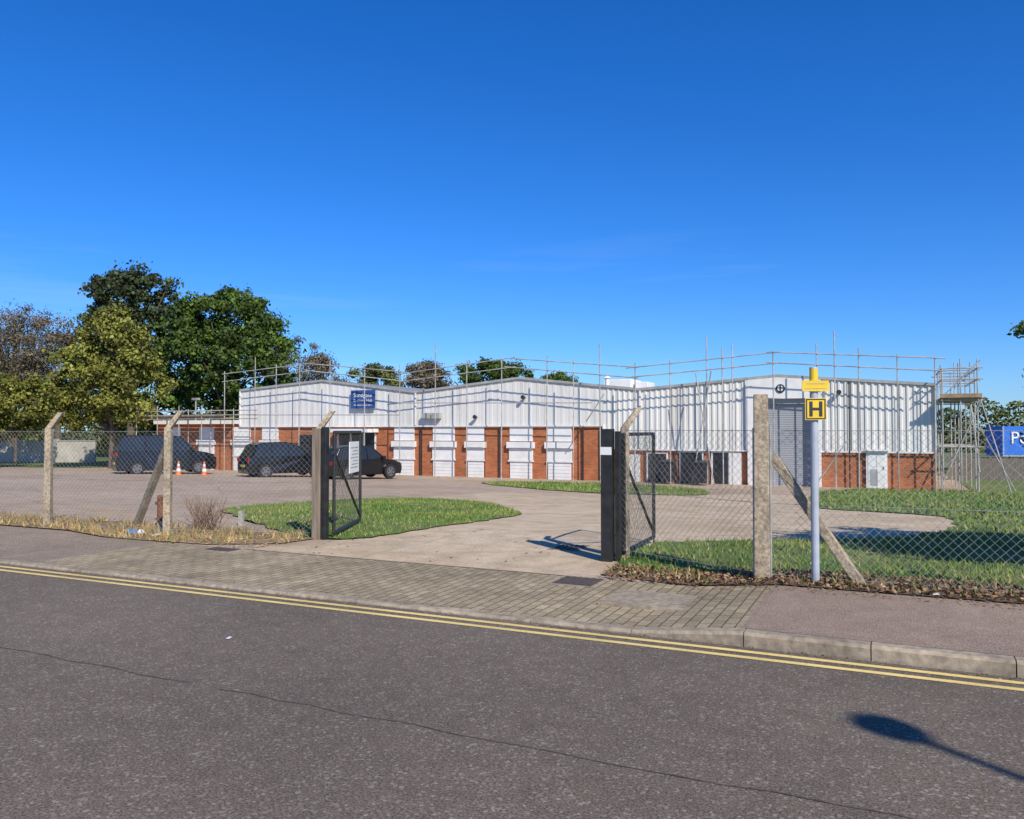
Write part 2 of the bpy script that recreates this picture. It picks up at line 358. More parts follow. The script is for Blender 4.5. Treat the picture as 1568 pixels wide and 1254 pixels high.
def kerb(name,y0,y1,x0,x1,hf,flip=False):
    g=G(); x=x0
    while x<x1-1e-6:
        xe=min(x+0.915,x1); a=x+0.004; b=xe-0.004; c=0.022
        j=random.uniform(-0.003,0.003); za,zb=hf(a)+j,hf(b)+j
        if not flip: prof=lambda X,z:[(X,y0,-0.1),(X,y0,max(z-c,0.002)),(X,y0+c,z+0.002),(X,y1,z+0.002),(X,y1,-0.1)]
        else: prof=lambda X,z:[(X,y0,-0.1),(X,y0,z+0.002),(X,y1-c,z+0.002),(X,y1,z-c),(X,y1,-0.1)]
        vs=prof(a,za)+prof(b,zb)
        g.add(vs,[(i,i+1,i+6,i+5) for i in range(4)]+[(0,1,2,3,4),(9,8,7,6,5)],0)
        x=xe
    return g.obj(name,[M['kerb']])
kerb('kerb',6.52,6.645,-1.06-0.915*60,-1.06+0.915*40,hp)
kerb('kerb',0.365,0.49,-30,30,lambda s:0.1,True)
g=G()
for y0,y1 in((6.17,6.235),(6.33,6.395)):
    g.add([(-60,y0,0.004),(60,y0,0.004),(60,y1,0.004),(-60,y1,0.004)],[(0,1,2,3)])
g.obj('double_yellow_lines',[M['yellow']])
m,nt,b=newmat('seam_bitumen'); v=coords(nt); n=noise(nt,v,12,4)
L(nt,ramp(nt,n,[(0.35,(0.065,0.053,0.042)),(0.6,(0.13,0.107,0.082))]),b.inputs['Base Color']); b.inputs['Roughness'].default_value=0.8
M['seam']=m
g=G()
for (ys,sl,pr) in((4.35,0.0025,0.12),):
    x=-40; y=ys; pts=[]
    while x<12:
        pts.append((x,y+random.uniform(-0.02,0.02))); x+=0.25; y-=sl
    for p,q in zip(pts[:-1],pts[1:]):
        if random.random()<pr: continue
        w1=random.uniform(0.003,0.007);g.add([(p[0],p[1]-w1,0.004),(q[0],q[1]-w1,0.004),(q[0],q[1]+w1,0.004),(p[0],p[1]+w1,0.004)],[(0,1,2,3)])
g.obj('road_seam',[M['seam']])
litter('gutter_debris',(-14,6,6.40,6.52),900,0.008,[M['leafb1'],M['leafb2'],M['soil']],lambda x,y:0.0,None,0.006)
def manhole(name,x0,x1,y0,y1,z):
    g=G(); g.box(x0,x1,y0,y1,z-0.05,z+0.006,0)
    n=int((x1-x0)/0.07)
    for i in range(n):
        xx=x0+0.03+i*(x1-x0-0.06)/max(1,n-1)
        g.box(xx-0.012,xx+0.012,y0+0.03,y1-0.03,z+0.006,z+0.016,1)
    g.box(x0-0.04,x0-0.002,y0-0.04,y1+0.04,z-0.05,z+0.004,2);g.box(x1+0.002,x1+0.04,y0-0.04,y1+0.04,z-0.05,z+0.004,2)
    g.box(x0,x1,y0-0.04,y0-0.002,z-0.05,z+0.004,2);g.box(x0,x1,y1+0.002,y1+0.04,z-0.05,z+0.004,2)
    return g.obj(name,[M['iron'],M['iron'],M['kerb']])
manhole('manhole_cover',-3.35,-2.9,8.13,8.57,0.03)
manhole('manhole_cover',-4.3,-3.95,10.4,10.9,0.036)
manhole('manhole_cover',-8.65,-8.2,8.32,8.57,0.03)
g=G(); g.box(-2.55,-1.75,7.35,8.05,-0.02,0.05,0); g.obj('concrete_inspection_cover',[M['kerb']])

# ------------------------------------------------------------ fence
def chain(name,p0,p1,z0,z1,parent,pitch=0.062,r=0.0019):
    p0=Vector((p0[0],p0[1],0));p1=Vector((p1[0],p1[1],0)); d=p1-p0; Ln=d.length; d.normalize(); nrm=Vector((-d.y,d.x,0))
    H=z1-z0; g=G()
    step=pitch*1.414
    for sgn in(1,-1):
        k=-H
        while k<Ln:
            a0=max(k,0);a1=min(k+H,Ln)
            if a1-a0>0.01:
                za=a0-k;zb=a1-k
                if sgn<0: za=H-za;zb=H-zb
                o=nrm*(0.002*sgn)
                A=p0+d*a0+Vector((0,0,z0+za))+o;B=p0+d*a1+Vector((0,0,z0+zb))+o
                Mx=(A+B)/2+nrm*random.uniform(-0.012,0.012)
                g.tube(A,Mx,r,r,3,0,False); g.tube(Mx,B,r,r,3,0,False)
            k+=step*random.uniform(0.96,1.04)
    for z in(z0+0.03,z0+H*0.5,z1-0.01):
        g.tube(p0+Vector((0,0,z)),p1+Vector((0,0,z)),0.003,0.003,4,0,False)
    return g.obj(name,[M['wire']],parent)
def cpost(g,x,y,w,top,ang,crank=True,cdir=1,z0=-0.2,cl=0.3):
    ca,sa=math.cos(ang),math.sin(ang)
    def loc(a,b,z): return (x+ca*a-sa*b,y+sa*a+ca*b,z)
    h=w/2
    def ring(z,ox=0,oy=0,k=1): return [loc(ox+i*h*k,oy+j*h*k,z) for i,j in((-1,-1),(1,-1),(1,1),(-1,1))]
    rings=[ring(z0),ring(top,k=0.9)]
    if crank: rings+=[ring(top+cl*0.9,cdir*cl*0.65,0,0.7)]
    vs=sum(rings,[]); fs=[(0,1,2,3)]
    for r in range(len(rings)-1):
        for i in range(4): fs.append((r*4+i,r*4+(i+1)%4,r*4+4+(i+1)%4,r*4+4+i))
    e=(len(rings)-1)*4; fs.append((e,e+1,e+2,e+3))
    g.add(vs,fs,0)
fl=empty('chain_link_fence',(-12,9.0,0))
posts=[(-7.98,9.98),(-10.4,9.25),(-12.85,8.95),(-15.3,8.8),(-17.8,8.75),(-20.3,8.7),(-22.8,8.7),(-25.3,8.7)]
g=G()
for i,(x,y) in enumerate(posts): cpost(g,x,y,0.115,1.72,R(25)+random.uniform(-.1,.1),True,1)
g.beam((-10.5,9.33,1.45),(-11.75,9.75,-0.05),0.10,0.10)
g.obj('concrete_posts',[M['conc']],fl,bevel=0.008)
for a,b in zip(posts[:-1],posts[1:]): chain('mesh',a,b,0.08,1.68,fl)
fr=empty('chain_link_fence',(0,9,0))
rp=[(-3.13,9.98),(-1.257,8.95),(1.9,9.0),(4.9,9.0),(7.9,9.0),(10.9,9.0)]
g=G(); cpost(g,rp[0][0],rp[0][1]+0.12,0.115,1.72,R(25),True,1)
cpost(g,-1.257,8.95,0.165,2.08,R(10),False)
for x,y in rp[2:]: cpost(g,x,y,0.12,1.72,R(0),True,1)
g.beam((-1.15,9.02,1.42),(-0.22,8.98,0.02),0.10,0.10)
g.obj('concrete_posts',[M['conc']],fr,bevel=0.010)
g=G(); 
g.tube((-1.16,8.93,0),(-1.16,8.93,1.75),0.012); g.tube((-1.34,8.98,0),(-1.34,8.98,1.72),0.012)
g.obj('stretcher_bars',[M['galv']],fr)
for a,b in zip(rp[:-1],rp[1:]): chain('mesh',a,b,0.13,1.70,fr)

M['gatewire']=simple('dark_wire',(0.10,0.10,0.09),(0.05,0.05,0.045),5,0.6)
def gate(name,hinge,end,ztop):
    e=empty(name,(hinge[0],hinge[1],0)); g=G()
    A=Vector((hinge[0],hinge[1],0));B=Vector((end[0],end[1],0)); Z=lambda z:Vector((0,0,z))
    r=0.026; zb=0.12
    for p in(A,B): g.tube(p+Z(zb),p+Z(ztop),r,r,8,0)
    for z in(zb,ztop): g.tube(A+Z(z),B+Z(z),r*0.98,r*0.98,8,0)
    g.tube(A+Z(ztop-0.3),B+Z(zb+0.05),r*0.8,r*0.8,8,0)
    g.tube(B+Z(zb),B+Z(zb-0.1),0.012,0.012,6,0)
    for z in(0.35,1.35): g.beam(A+Z(z)-(B-A).normalized()*0.12,A+Z(z),0.03,0.05,0)
    g.obj('frame',[M['black']],e)
    c=chain('mesh',(A.x,A.y),(B.x,B.y),zb,ztop,e,pitch=0.06,r=0.002); c.data.materials[0]=M['gatewire']
    return e
ge=gate('gate',(-7.72,10.0),(-8.5,11.75),1.66)
g=G()
g.box(-8.02,-7.88,9.84,9.97,-0.1,1.72,0); g.box(-7.86,-7.78,9.86,9.96,-0.1,1.74,1)
g.obj('gate_post',[M['timber'],M['black']],ge,bevel=0.006)
d=Vector((-0.78,1.75,0)).normalized(); nn=Vector((d.y,-d.x,0))
A=Vector((-7.72,10.0,0))
P=A+d*1.25+nn*0.035
g=G(); g.box(-0.36,0.36,-0.006,0.006,0.98,1.50,0)
for i in range(7): g.box(-0.28,0.28-0.07*(i%3),0.0065,0.0085,1.06+i*0.055,1.078+i*0.055,1)
for i in range(7): g.box(-0.28,0.28-0.07*(i%3),-0.0085,-0.0065,1.06+i*0.055,1.078+i*0.055,1)
g.obj('notice_board',[M['white'],M['lgrey']],ge,loc=(P.x,P.y,0),rot=math.atan2(d.y,d.x)+math.pi)
ge2=gate('gate',(-3.12,10.02),(-3.17,11.65),1.64)
g=G(); g.box(-3.33,-3.19,9.72,9.86,-0.1,1.71,0); g.box(-3.17,-3.11,9.8,9.9,-0.1,1.68,0)
g.box(-3.335,-3.185,9.712,9.718,1.38,1.48,1); g.box(-3.336,-3.332,9.72,9.86,1.38,1.48,1)
g.obj('gate_post',[M['black'],M['white']],ge2,bevel=0.003)

# ------------------------------------------------------------ hydrant marker post
hx,hy=-0.71,8.84
h=empty('hydrant_marker_post',(hx,hy,0.1)); yaw=R(22)
g=G(); g.tube((0,0,-0.1),(0,0,2.33),0.040,0.040,16,0)
g.tube((0,0,2.33),(0,0,2.345),0.043,0.040,16,0); g.tube((0,0,0.11),(0,0,0.125),0.055,0.045,16,0)
g.obj('pole',[M['pole']],h,loc=(hx,hy,0),rot=yaw,smooth=False)
g=G(); 
g.box(-0.135,0.135,-0.058,-0.050,2.095,2.205,0)
g.tube((0,0,2.205),(0,0,2.215),0.047,0.047,16,0); g.tube((0,0,2.09),(0,0,2.10),0.047,0.047,16,0)
g.tube((0,0,2.20),(0,0,2.33),0.0425,0.0425,16,1)
g.box(-0.11,0.11,-0.0605,-0.0582,2.12,2.125,2); g.box(-0.09,0.09,-0.0605,-0.0582,2.17,2.175,2)
g.obj('post_label',[M['signy'],M['signy'],M['lgrey']],h,loc=(hx,hy,0),rot=yaw)
g=G(); z0,z1=1.80,2.025; w=0.107
g.box(-w,w,-0.060,-0.050,z0,z1,0)
e=0.0625;t=0.012
g.box(-w+0.008,w-0.008,-e,-0.0605,z0+0.008,z0+0.008+t,1);g.box(-w+0.008,w-0.008,-e,-0.0605,z1-0.008-t,z1-0.008,1)
g.box(-w+0.008,-w+0.008+t,-e,-0.0605,z0+0.008+t,z1-0.008-t,1);g.box(w-0.008-t,w-0.008,-e,-0.0605,z0+0.008+t,z1-0.008-t,1)
g.box(-0.066,-0.032,-e,-0.0605,z0+0.035,z1-0.035,1);g.box(0.032,0.066,-e,-0.0605,z0+0.035,z1-0.035,1)
g.box(-0.032,0.032,-e,-0.0605,(z0+z1)/2-0.014,(z0+z1)/2+0.014,1)
g.box(-0.05,0.05,-0.05,0.046,z0+0.05,z0+0.08,2);g.box(-0.05,0.05,-0.05,0.046,z1-0.08,z1-0.05,2)
g.obj('h_sign',[M['signy'],M['dark'],M['galv']],h,loc=(hx,hy,0),rot=yaw)

# ------------------------------------------------------------ building
B=empty('industrial_building',(-17,38,-0.85))
TP=[(-36.5,4.15),(-30.1,4.6),(-23.75,3.8),(-17.4,4.4),(-11,3.67),(-4.6,4.15),(1.75,3.6)]
def top(x): return float(np.interp(x,[a for a,b in TP],[b for a,b in TP]))
def corr(g,x0,x1,y,z0,per=0.25,dep=0.035):
    xs=[];x=x0
    while x<x1:
        for dx,dy in((0,0),(per*.5,0),(per*.60,-dep),(per*.88,-dep),(per*.98,0)):
            if x+dx<x1: xs.append((x+dx,y+dy))
        x+=per
    for p,_ in TP:
        if x0<p<x1: xs.append((p,y))
    xs.append((x1,y)); xs.sort()
    vs=[];fs=[]
    for i,(a,b) in enumerate(xs): vs+=[(a,b,z0),(a,b,top(a))]
    for i in range(len(xs)-1): fs.append((2*i,2*i+2,2*i+3,2*i+1))
    g.add(vs,fs,0)
g=G(); corr(g,-36.5,-12.8,37.93,1.92,0.45,0.010); corr(g,-12.8,-5.9,37.93,0.76,0.27,0.035); corr(g,-2.75,1.75,37.93,0.76,0.27,0.045)
for xx in(-36.5,1.75):
    ys=np.arange(37.93,68,0.3); vs=[];fs=[]
    sg=1 if xx>0 else -1
    for i,y in enumerate(ys): vs+=[(xx+(0.03*sg if i%2 else 0),y,0.76 if xx>0 else 1.92),(xx+(0.03*sg if i%2 else 0),y,top(xx))]
    for i in range(len(ys)-1): fs.append((2*i,2*i+2,2*i+3,2*i+1))
    g.add(vs,fs,0)
g.obj('cladding',[M['clad']],B)
g=G()
g.box(-36.45,-12.8,38.0,38.3,-0.95,1.98); g.box(-12.8,-5.5,38.0,38.3,-0.95,0.82); g.box(-3.15,1.7,38.0,38.3,-0.95,0.82)
g.box(1.4,1.7,38.3,67.5,-0.95,0.82); g.box(-36.45,-36.15,38.3,67.5,-0.95,1.98); g.box(-36.45,1.7,67.5,67.8,-0.95,3.6)
g.obj('brick_walls',[M['brick']],B)
g=G()
for (a,za),(b,zb) in zip(TP[:-1],TP[1:]):
    g.add([(a,37.85,za+0.02),(b,37.85,zb+0.02),(b,68,zb+0.02),(a,68,za+0.02)],[(0,1,2,3)],0)
    g.add([(a,37.84,za-0.07),(b,37.84,zb-0.07),(b,37.84,zb+0.05),(a,37.84,za+0.05),(a,37.92,za-0.07),(b,37.92,zb-0.07),(b,37.92,zb+0.05),(a,37.92,za+0.05)],
      [(0,1,2,3),(4,5,6,7),(0,1,5,4),(3,2,6,7)],1)
    g.add([(a,67.9,-0.9),(b,67.9,-0.9),(b,67.9,zb),(a,67.9,za)],[(0,1,2,3)],0)
g.obj('roof',[M['roof'],M['lgrey']],B)
g=G()
g.box(-36.5,-12.82,37.86,37.90,1.86,1.93,0)
g.box(-12.8,-5.9,37.84,37.87,0.70,0.77,0); g.box(-2.75,1.75,37.84,37.87,0.70,0.77,0)
g.box(-12.86,-12.80,37.82,37.96,0.7,1.95,0)
for x in(-36.5,-23.75,-11.0,-6.0,1.68): g.box(x,x+0.09,37.83,37.879,0.8 if x>-12 else 1.95,top(x)-0.08,0)
g.obj('flashings',[M['white']],B)
g=G()
for x in(-23.4,-18.55,-13.9): g.tube((x,37.90,-0.85),(x,37.90,1.85),0.035,0.035,8)
g.tube((-12.95,37.9,-0.85),(-12.95,37.9,1.8),0.05,0.05,8)
g.tube((-1.6,37.84,-0.85),(-1.6,37.84,top(-1.6)-0.1),0.03,0.03,8)
g.obj('downpipes',[M['dark']],B)
wins=[(-39.95,-38.7),(-37.05,-35.7),(-34.75,-33.5),(-25.15,-23.85),(-22.65,-21.3),(-20.5,-19.5),(-18.0,-16.7),(-15.85,-14.55),(-42.3,-41.6)]
g=G()
for i,(a,b) in enumerate(wins):
    y=38.0
    g.box(a+0.0,b-0.0,y-0.05,y+0.02,1.10,1.86,0)
    g.box(a-0.12,b+0.12,y-0.20,y+0.02,0.74,1.06,0)
    g.box(a-0.02,b+0.02,y-0.08,y+0.02,0.12,0.735,0)
    g.box(a-0.06,b+0.06,y-0.12,y+0.02,0.04,0.115,0)
    g.box(a+0.03,b-0.03,y-0.06,y+0.02,-0.85,0.035,0)
    g.box(a+0.0,b-0.0,y-0.212,y-0.2005,0.755,0.77,1)
    for k in range(4): g.box(a+0.05,b-0.05,y-0.066,y-0.0605,-0.70+k*0.18,-0.688+k*0.18,1)
g.obj('shuttered_windows',[M['white'],M['lgrey']],B,bevel=0.008)
g=G()
g.box(-5.9,-5.5,37.80,38.2,-0.9,3.1,0); g.box(-3.15,-2.75,37.80,38.2,-0.9,3.1,0)
zt=lambda x:top(x)-0.08
g.add([(-5.9,37.82,3.1),(-2.75,37.82,3.1),(-2.75,37.82,zt(-2.75)),(-4.6,37.82,zt(-4.6)),(-5.9,37.82,zt(-5.9)),
 (-5.9,38.2,3.1),(-2.75,38.2,3.1),(-2.75,38.2,zt(-2.75)),(-4.6,38.2,zt(-4.6)),(-5.9,38.2,zt(-5.9))],
 [(0,1,2,3,4),(5,6,7,8,9),(0,1,6,5),(1,2,7,6),(2,3,8,7),(3,4,9,8),(4,0,5,9)],0)
g.obj('door_surround',[M['white']],B)
g=G(); z=-0.88
while z<3.08:
    g.add([(-5.5,38.12,z),(-3.15,38.12,z),(-3.15,38.108,z+0.05),(-5.5,38.108,z+0.05),(-3.15,38.12,z+0.1),(-5.5,38.12,z+0.1)],[(0,1,2,3),(3,2,4,5)],0); z+=0.1
g.box(-5.5,-3.15,37.98,38.1,2.86,3.1,0)
g.obj('roller_door',[M['grey']],B)
g=G(); g.tube((-4.45,37.815,3.55),(-4.45,37.79,3.55),0.20,0.20,20,0); g.tube((-4.45,37.79,3.56),(-4.45,37.785,3.56),0.13,0.13,20,1)
g.box(-4.48,-4.42,37.778,37.784,3.40,3.70,0); g.obj('emblem',[M['dark'],M['white']],B)
g=G(); g.box(-0.95,-0.12,37.86,38.02,-0.86,0.78,0); g.box(-0.87,-0.20,37.84,37.859,-0.84,0.69,0)
g.box(-1.02,-0.05,37.70,37.858,0.79,0.84,0)
g.box(-0.80,-0.5,37.832,37.839,-0.7,0.0,1); g.box(-0.80,-0.27,37.835,37.839,0.12,0.125,1);g.box(-0.545,-0.535,37.832,37.8385,-0.8,0.62,1)
g.tube((-0.27,37.82,0.0),(-0.27,37.82,0.12),0.015,0.015,6,2)
g.obj('personnel_door',[M['white'],M['lgrey'],M['dark']],B)
g=G()
for a,b,c,d_ in((-10.6,-9.7,-0.8,0.55),(-9.0,-8.0,-0.8,0.62),(-7.5,-6.8,-0.85,0.62)):
    g.box(a,b,37.95,37.997,c,d_,0)
    g.box(a-0.07,a-0.002,37.93,37.997,c,d_+0.06,1);g.box(b+0.002,b+0.07,37.93,37.997,c,d_+0.06,1);g.box(a,b,37.93,37.997,d_+0.002,d_+0.06,1)
g.box(-6.75,-6.2,37.9,37.997,-0.85,0.65,1)
g.box(-11.9,-11.0,37.92,37.997,-0.85,0.5,1)
g.obj('service_openings',[M['dark'],M['white']],B)
g=G(); g.box(-13.7,-12.2,40.5,42.5,3.6,4.35,0); g.box(-12.1,-11.4,40.8,42.2,3.6,4.2,0); g.tube((-13.2,39.6,3.7),(-13.2,39.6,4.35),0.12,0.12,10,0); g.tube((-13.2,39.6,4.35),(-13.2,39.6,4.5),0.2,0.05,10,0)
g.obj('rooftop_unit',[M['white']],B,bevel=0.03)
g=G()
for x,z in((-22.3,2.45),(-22.9,2.45)):
    g.box(x-0.25,x+0.25,37.6,37.88,z-0.14,z+0.16,0)
for x,z in((-17.1,3.35),(-19.9,2.35),(-2.0,3.3)): 
    g.tube((x,37.85,z),(x,37.6,z+0.03),0.07,0.11,10,1); g.tube((x,37.92,z),(x,37.85,z),0.03,0.03,8,1)
g.box(-23.2,-23.0,37.75,37.9,2.3,2.5,1)
g.obj('wall_lights',[M['lgrey'],M['dark']],B)
g=G(); g.box(-27.95,-26.3,37.70,37.76,2.92,3.95,0); g.box(-27.8,-27.7,37.76,37.9,3,3.1,1); g.obj('sign_board',[M['signb'],M['lgrey']],B)
text('Sandgate',0.36,(-27.12,37.69,3.66),0,M['white'],B,'sign_lettering',0.003)
text('Business Hub',0.24,(-27.12,37.69,3.36),0,M['white'],B,'sign_lettering',0.003)
text('All visitors report here',0.13,(-27.12,37.69,3.10),0,M['white'],B,'sign_lettering',0.003)
g=G(); g.box(-43.8,-36.52,38.0,50,-0.95,2.05,0); g.box(-43.95,-36.55,37.85,50.1,2.06,2.30,1)
g.obj('low_extension',[M['brick'],M['white']],B)
g=G(); g.box(-31.9,-30.3,37.95,37.997,-0.85,1.4,0); g.box(-28.9,-26.4,37.94,37.997,-0.85,1.5,0)
g.box(-29.1,-26.2,36.9,37.93,1.55,1.75,1)
for x in(-29.0,-28.1,-27.2,-26.4): g.box(x-0.05,x+0.05,37.90,37.938,-0.85,1.5,1)
g.obj('entrance',[M['glass'],M['white']],B)

# ------------------------------------------------------------ scaffolding
S=empty('scaffolding',(-17,36.8,-0.85))
r=0.028
g=G(); bd=G()
def std(x,y,zt,zb=-0.85):
    dx=random.uniform(-0.04,0.04)
    g.tube((x,y,zb),(x+dx,y,zt),r,r,6,0)
    g.tube((x,y,zb),(x,y,zb+0.02),0.07,0.07,6)
for x,e in ((-36.6,1.1),(-34.2,1.7),(-32.6,1.1),(-30.9,1.0),(-28.7,1.2),(-26.3,1.2),(-24.0,1.4),(-21.8,2.3),(-19.9,1.2),(-17.9,1.1),(-15.4,1.2),(-14.0,1.1),(-12.6,2.0),(-10.9,1.2),(-9.2,1.1),(-7.5,2.0),(-6.8,1.4),(-6.4,1.5),(-4.6,1.0),(-2.8,1.4),(-2.1,2.0),(-1.2,1.3),(0.3,1.1),(1.65,1.0)):
    std(x,36.75,top(x)+e)
for (a,za),(b,zb) in zip(TP[:-1],TP[1:]):
    for h_ in(0.50,0.95):
        g.tube((a-0.3,36.72,za+h_+random.uniform(-.04,.04)),(b+0.3,36.72,zb+h_+random.uniform(-.04,.04)),r,r,6)
for z in(2.35,2.85):
    g.tube((-44.5,36.72,z),(-34.0,36.72,z+0.02),r,r,6)
g.tube((-36.5,36.72,2.6),(-24,36.72,2.5),r*0.9,r*0.9,6)
g.tube((-24,36.72,3.15),(-13,36.72,3.0),r*0.9,r*0.9,6)
for x in np.arange(-44.2,-36.6,1.9): std(x,36.75,3.2); std(x,37.5,3.0)
g.tube((-44.5,36.72,2.6),(-34,36.72,2.6),r,r,6); g.tube((-44.5,37.5,2.9),(-36.6,37.5,2.9),r,r,6)
bd.box(-44.3,-36.6,36.85,37.5,2.42,2.46); bd.box(-44.3,-36.6,36.80,36.835,2.47,2.62)
for a,b in((-8.2,-7.3),(-7.2,-8.0)):
    g.tube((a,36.68,-0.8),(b,36.68,top(b)+0.4),r,r,6)
g.tube((-13.3,36.7,2.1),(-12.4,36.7,3.4),r,r,6); g.tube((-3.0,36.7,-0.8),(-1.6,36.7,1.3),r,r,6)
g.obj('tubes',[M['scaff']],S)
g2=G()
def st2(x,y,zt): g2.tube((x,y,-0.85),(x,y,zt),r,r,6)
for x in(1.95,2.6,3.2):
    for y in(37.2,38.4,40.5,43): st2(x,y,4.2+random.uniform(0,0.5))
for z in(1.0,2.9,3.75,4.2):
    g2.tube((1.8,37.2,z),(3.4,37.2,z),r,r,6); g2.tube((3.22,37.0,z),(3.22,43.3,z),r,r,6); g2.tube((1.93,37.0,z),(1.93,43.3,z),r,r,6)
    for y in(38.4,40.5,43): g2.tube((1.8,y,z),(3.4,y,z),r,r,6)
g2.tube((3.22,37.0,0),(3.22,40.5,2.9),r,r,6); g2.tube((1.9,37.15,-0.5),(3.3,37.15,2.8),r,r,6); g2.tube((3.3,37.15,2.9),(4.3,37.1,-0.8),r,r,6)
g2.tube((1.9,37.12,3.0),(3.3,37.12,4.5),r,r,6); g2.tube((3.25,37.1,1.8),(4.6,38.5,-0.8),r,r,6)
g2.obj('corner_tower',[M['scaff']],S)
bd.box(1.85,3.35,37.1,43.2,2.95,3.0); bd.box(3.24,3.28,37.1,43.2,3.0,3.16); bd.box(1.85,3.35,37.05,37.09,3.0,3.16)
bd.obj('boards',[M['board']],S)

def bin_(x,y,col,name='wheelie_bin'):
    g=G(); z=zg(y)+0.03
    vs=[(-.26,-.3,.1),(.26,-.3,.1),(.26,.28,.1),(-.26,.28,.1),(-.31,-.36,1.0),(.31,-.36,1.0),(.31,.36,1.0),(-.31,.36,1.0)]
    g.add(vs,[(0,3,2,1),(0,1,5,4),(1,2,6,5),(2,3,7,6),(3,0,4,7)],0)
    g.add([(-.33,-.39,1.0),(.33,-.39,1.0),(.33,.38,1.03),(-.33,.38,1.03),(-.30,-.34,1.05),(.30,-.34,1.05),(.30,.34,1.12),(-.30,.34,1.12)],
      [(0,1,5,4),(1,2,6,5),(2,3,7,6),(3,0,4,7),(4,5,6,7),(0,3,2,1)],0)
    for s in(-1,1): g.tube((s*.3,.3,.1),(s*.22,.3,.1),.1,.1,12,1)
    g.tube((-.28,.42,.98),(.28,.42,.98),.015,.015,6,1)
    g.obj(name,[M[col],M['tyre']],None,loc=(x,y,z),bevel=0.01)
bin_(-9.4,37.1,'dark'); bin_(-7.8,36.8,'dark')
g=G(); g.tube((0,0,0),(0,0,0.42),0.06,0.055,10); g.tube((0,0,0.42),(0.02,0,0.46),0.07,0.06,10); g.box(-0.12,0.12,-0.02,0.02,0.3,0.36)
g.obj('rusty_stump',[M['rust']],None,loc=(-12.1,10.6,0.02))
g=G(); cpost(g,0,0,0.08,0.25,0.3,False); g.obj('marker_post',[M['wall']],None,loc=(-10.3,10.75,0.03))
g=G()
for i in range(90):
    a=random.uniform(0,6.28); rr=random.uniform(.05,.4); h_=random.uniform(.2,.6)
    p=(random.uniform(-.25,.25),random.uniform(-.1,.1),0); q=(p[0]+math.cos(a)*rr*.6,math.sin(a)*rr*.6,h_*.6); s=(p[0]+math.cos(a)*rr,math.sin(a)*rr,h_)
    g.tube(p,q,0.005,0.004,4);g.tube(q,s,0.004,0.002,4); g.tube(q,(q[0]+random.uniform(-.15,.15),q[1],q[2]+.15),0.003,0.002,3)
g.obj('dead_shrub',[M['leafb1']],None,loc=(-10.35,10.0,0.03))
g=G()
for i in range(3):
    x,y=(-11.0+0.09*i,9.05+0.03*i); g.add([(x-.06,y-.04,.05),(x+.055,y-.05,.05),(x+.07,y+.03,.06),(x-.05,y+.05,.05),(x-.02,y,.12),(x+.02,y+.02,.10)],[(0,1,5,4),(1,2,5),(2,3,4,5),(3,0,4)],0 if i<2 else 1)
for (x,y,z,s) in((-10.4,8.93,.05,1.0),(-0.1,8.8,.13,.5),(0.35,8.66,.13,.45),(-11.6,8.8,.06,.5),(-4.9,4.95,0.005,.35)):
    g.add([(x,y,z),(x+.13*s,y-.03*s,z+.005),(x+.15*s,y+.07*s,z+.04*s),(x+.02*s,y+.1*s,z+.03*s)],[(0,1,2,3)],1)
g.obj('litter',[M['bluelit'],M['white']])
def cone(x,y):
    g=G(); z=zg(y)+0.03
    g.box(-.19,.19,-.19,.19,0,.035,0)
    zs=[.035,.22,.36,.48,.58,.72]; rs=[.14-.11*(q-.035)/.685 for q in zs]
    for i in range(5): g.tube((0,0,zs[i]),(0,0,zs[i+1]),rs[i],rs[i+1],16,1 if i in(1,3) else 0,i==4)
    g.obj('traffic_cone',[M['orange'],M['white']],None,loc=(x,y,z))
cone(-32.0,29.1); cone(-30.9,29.7)

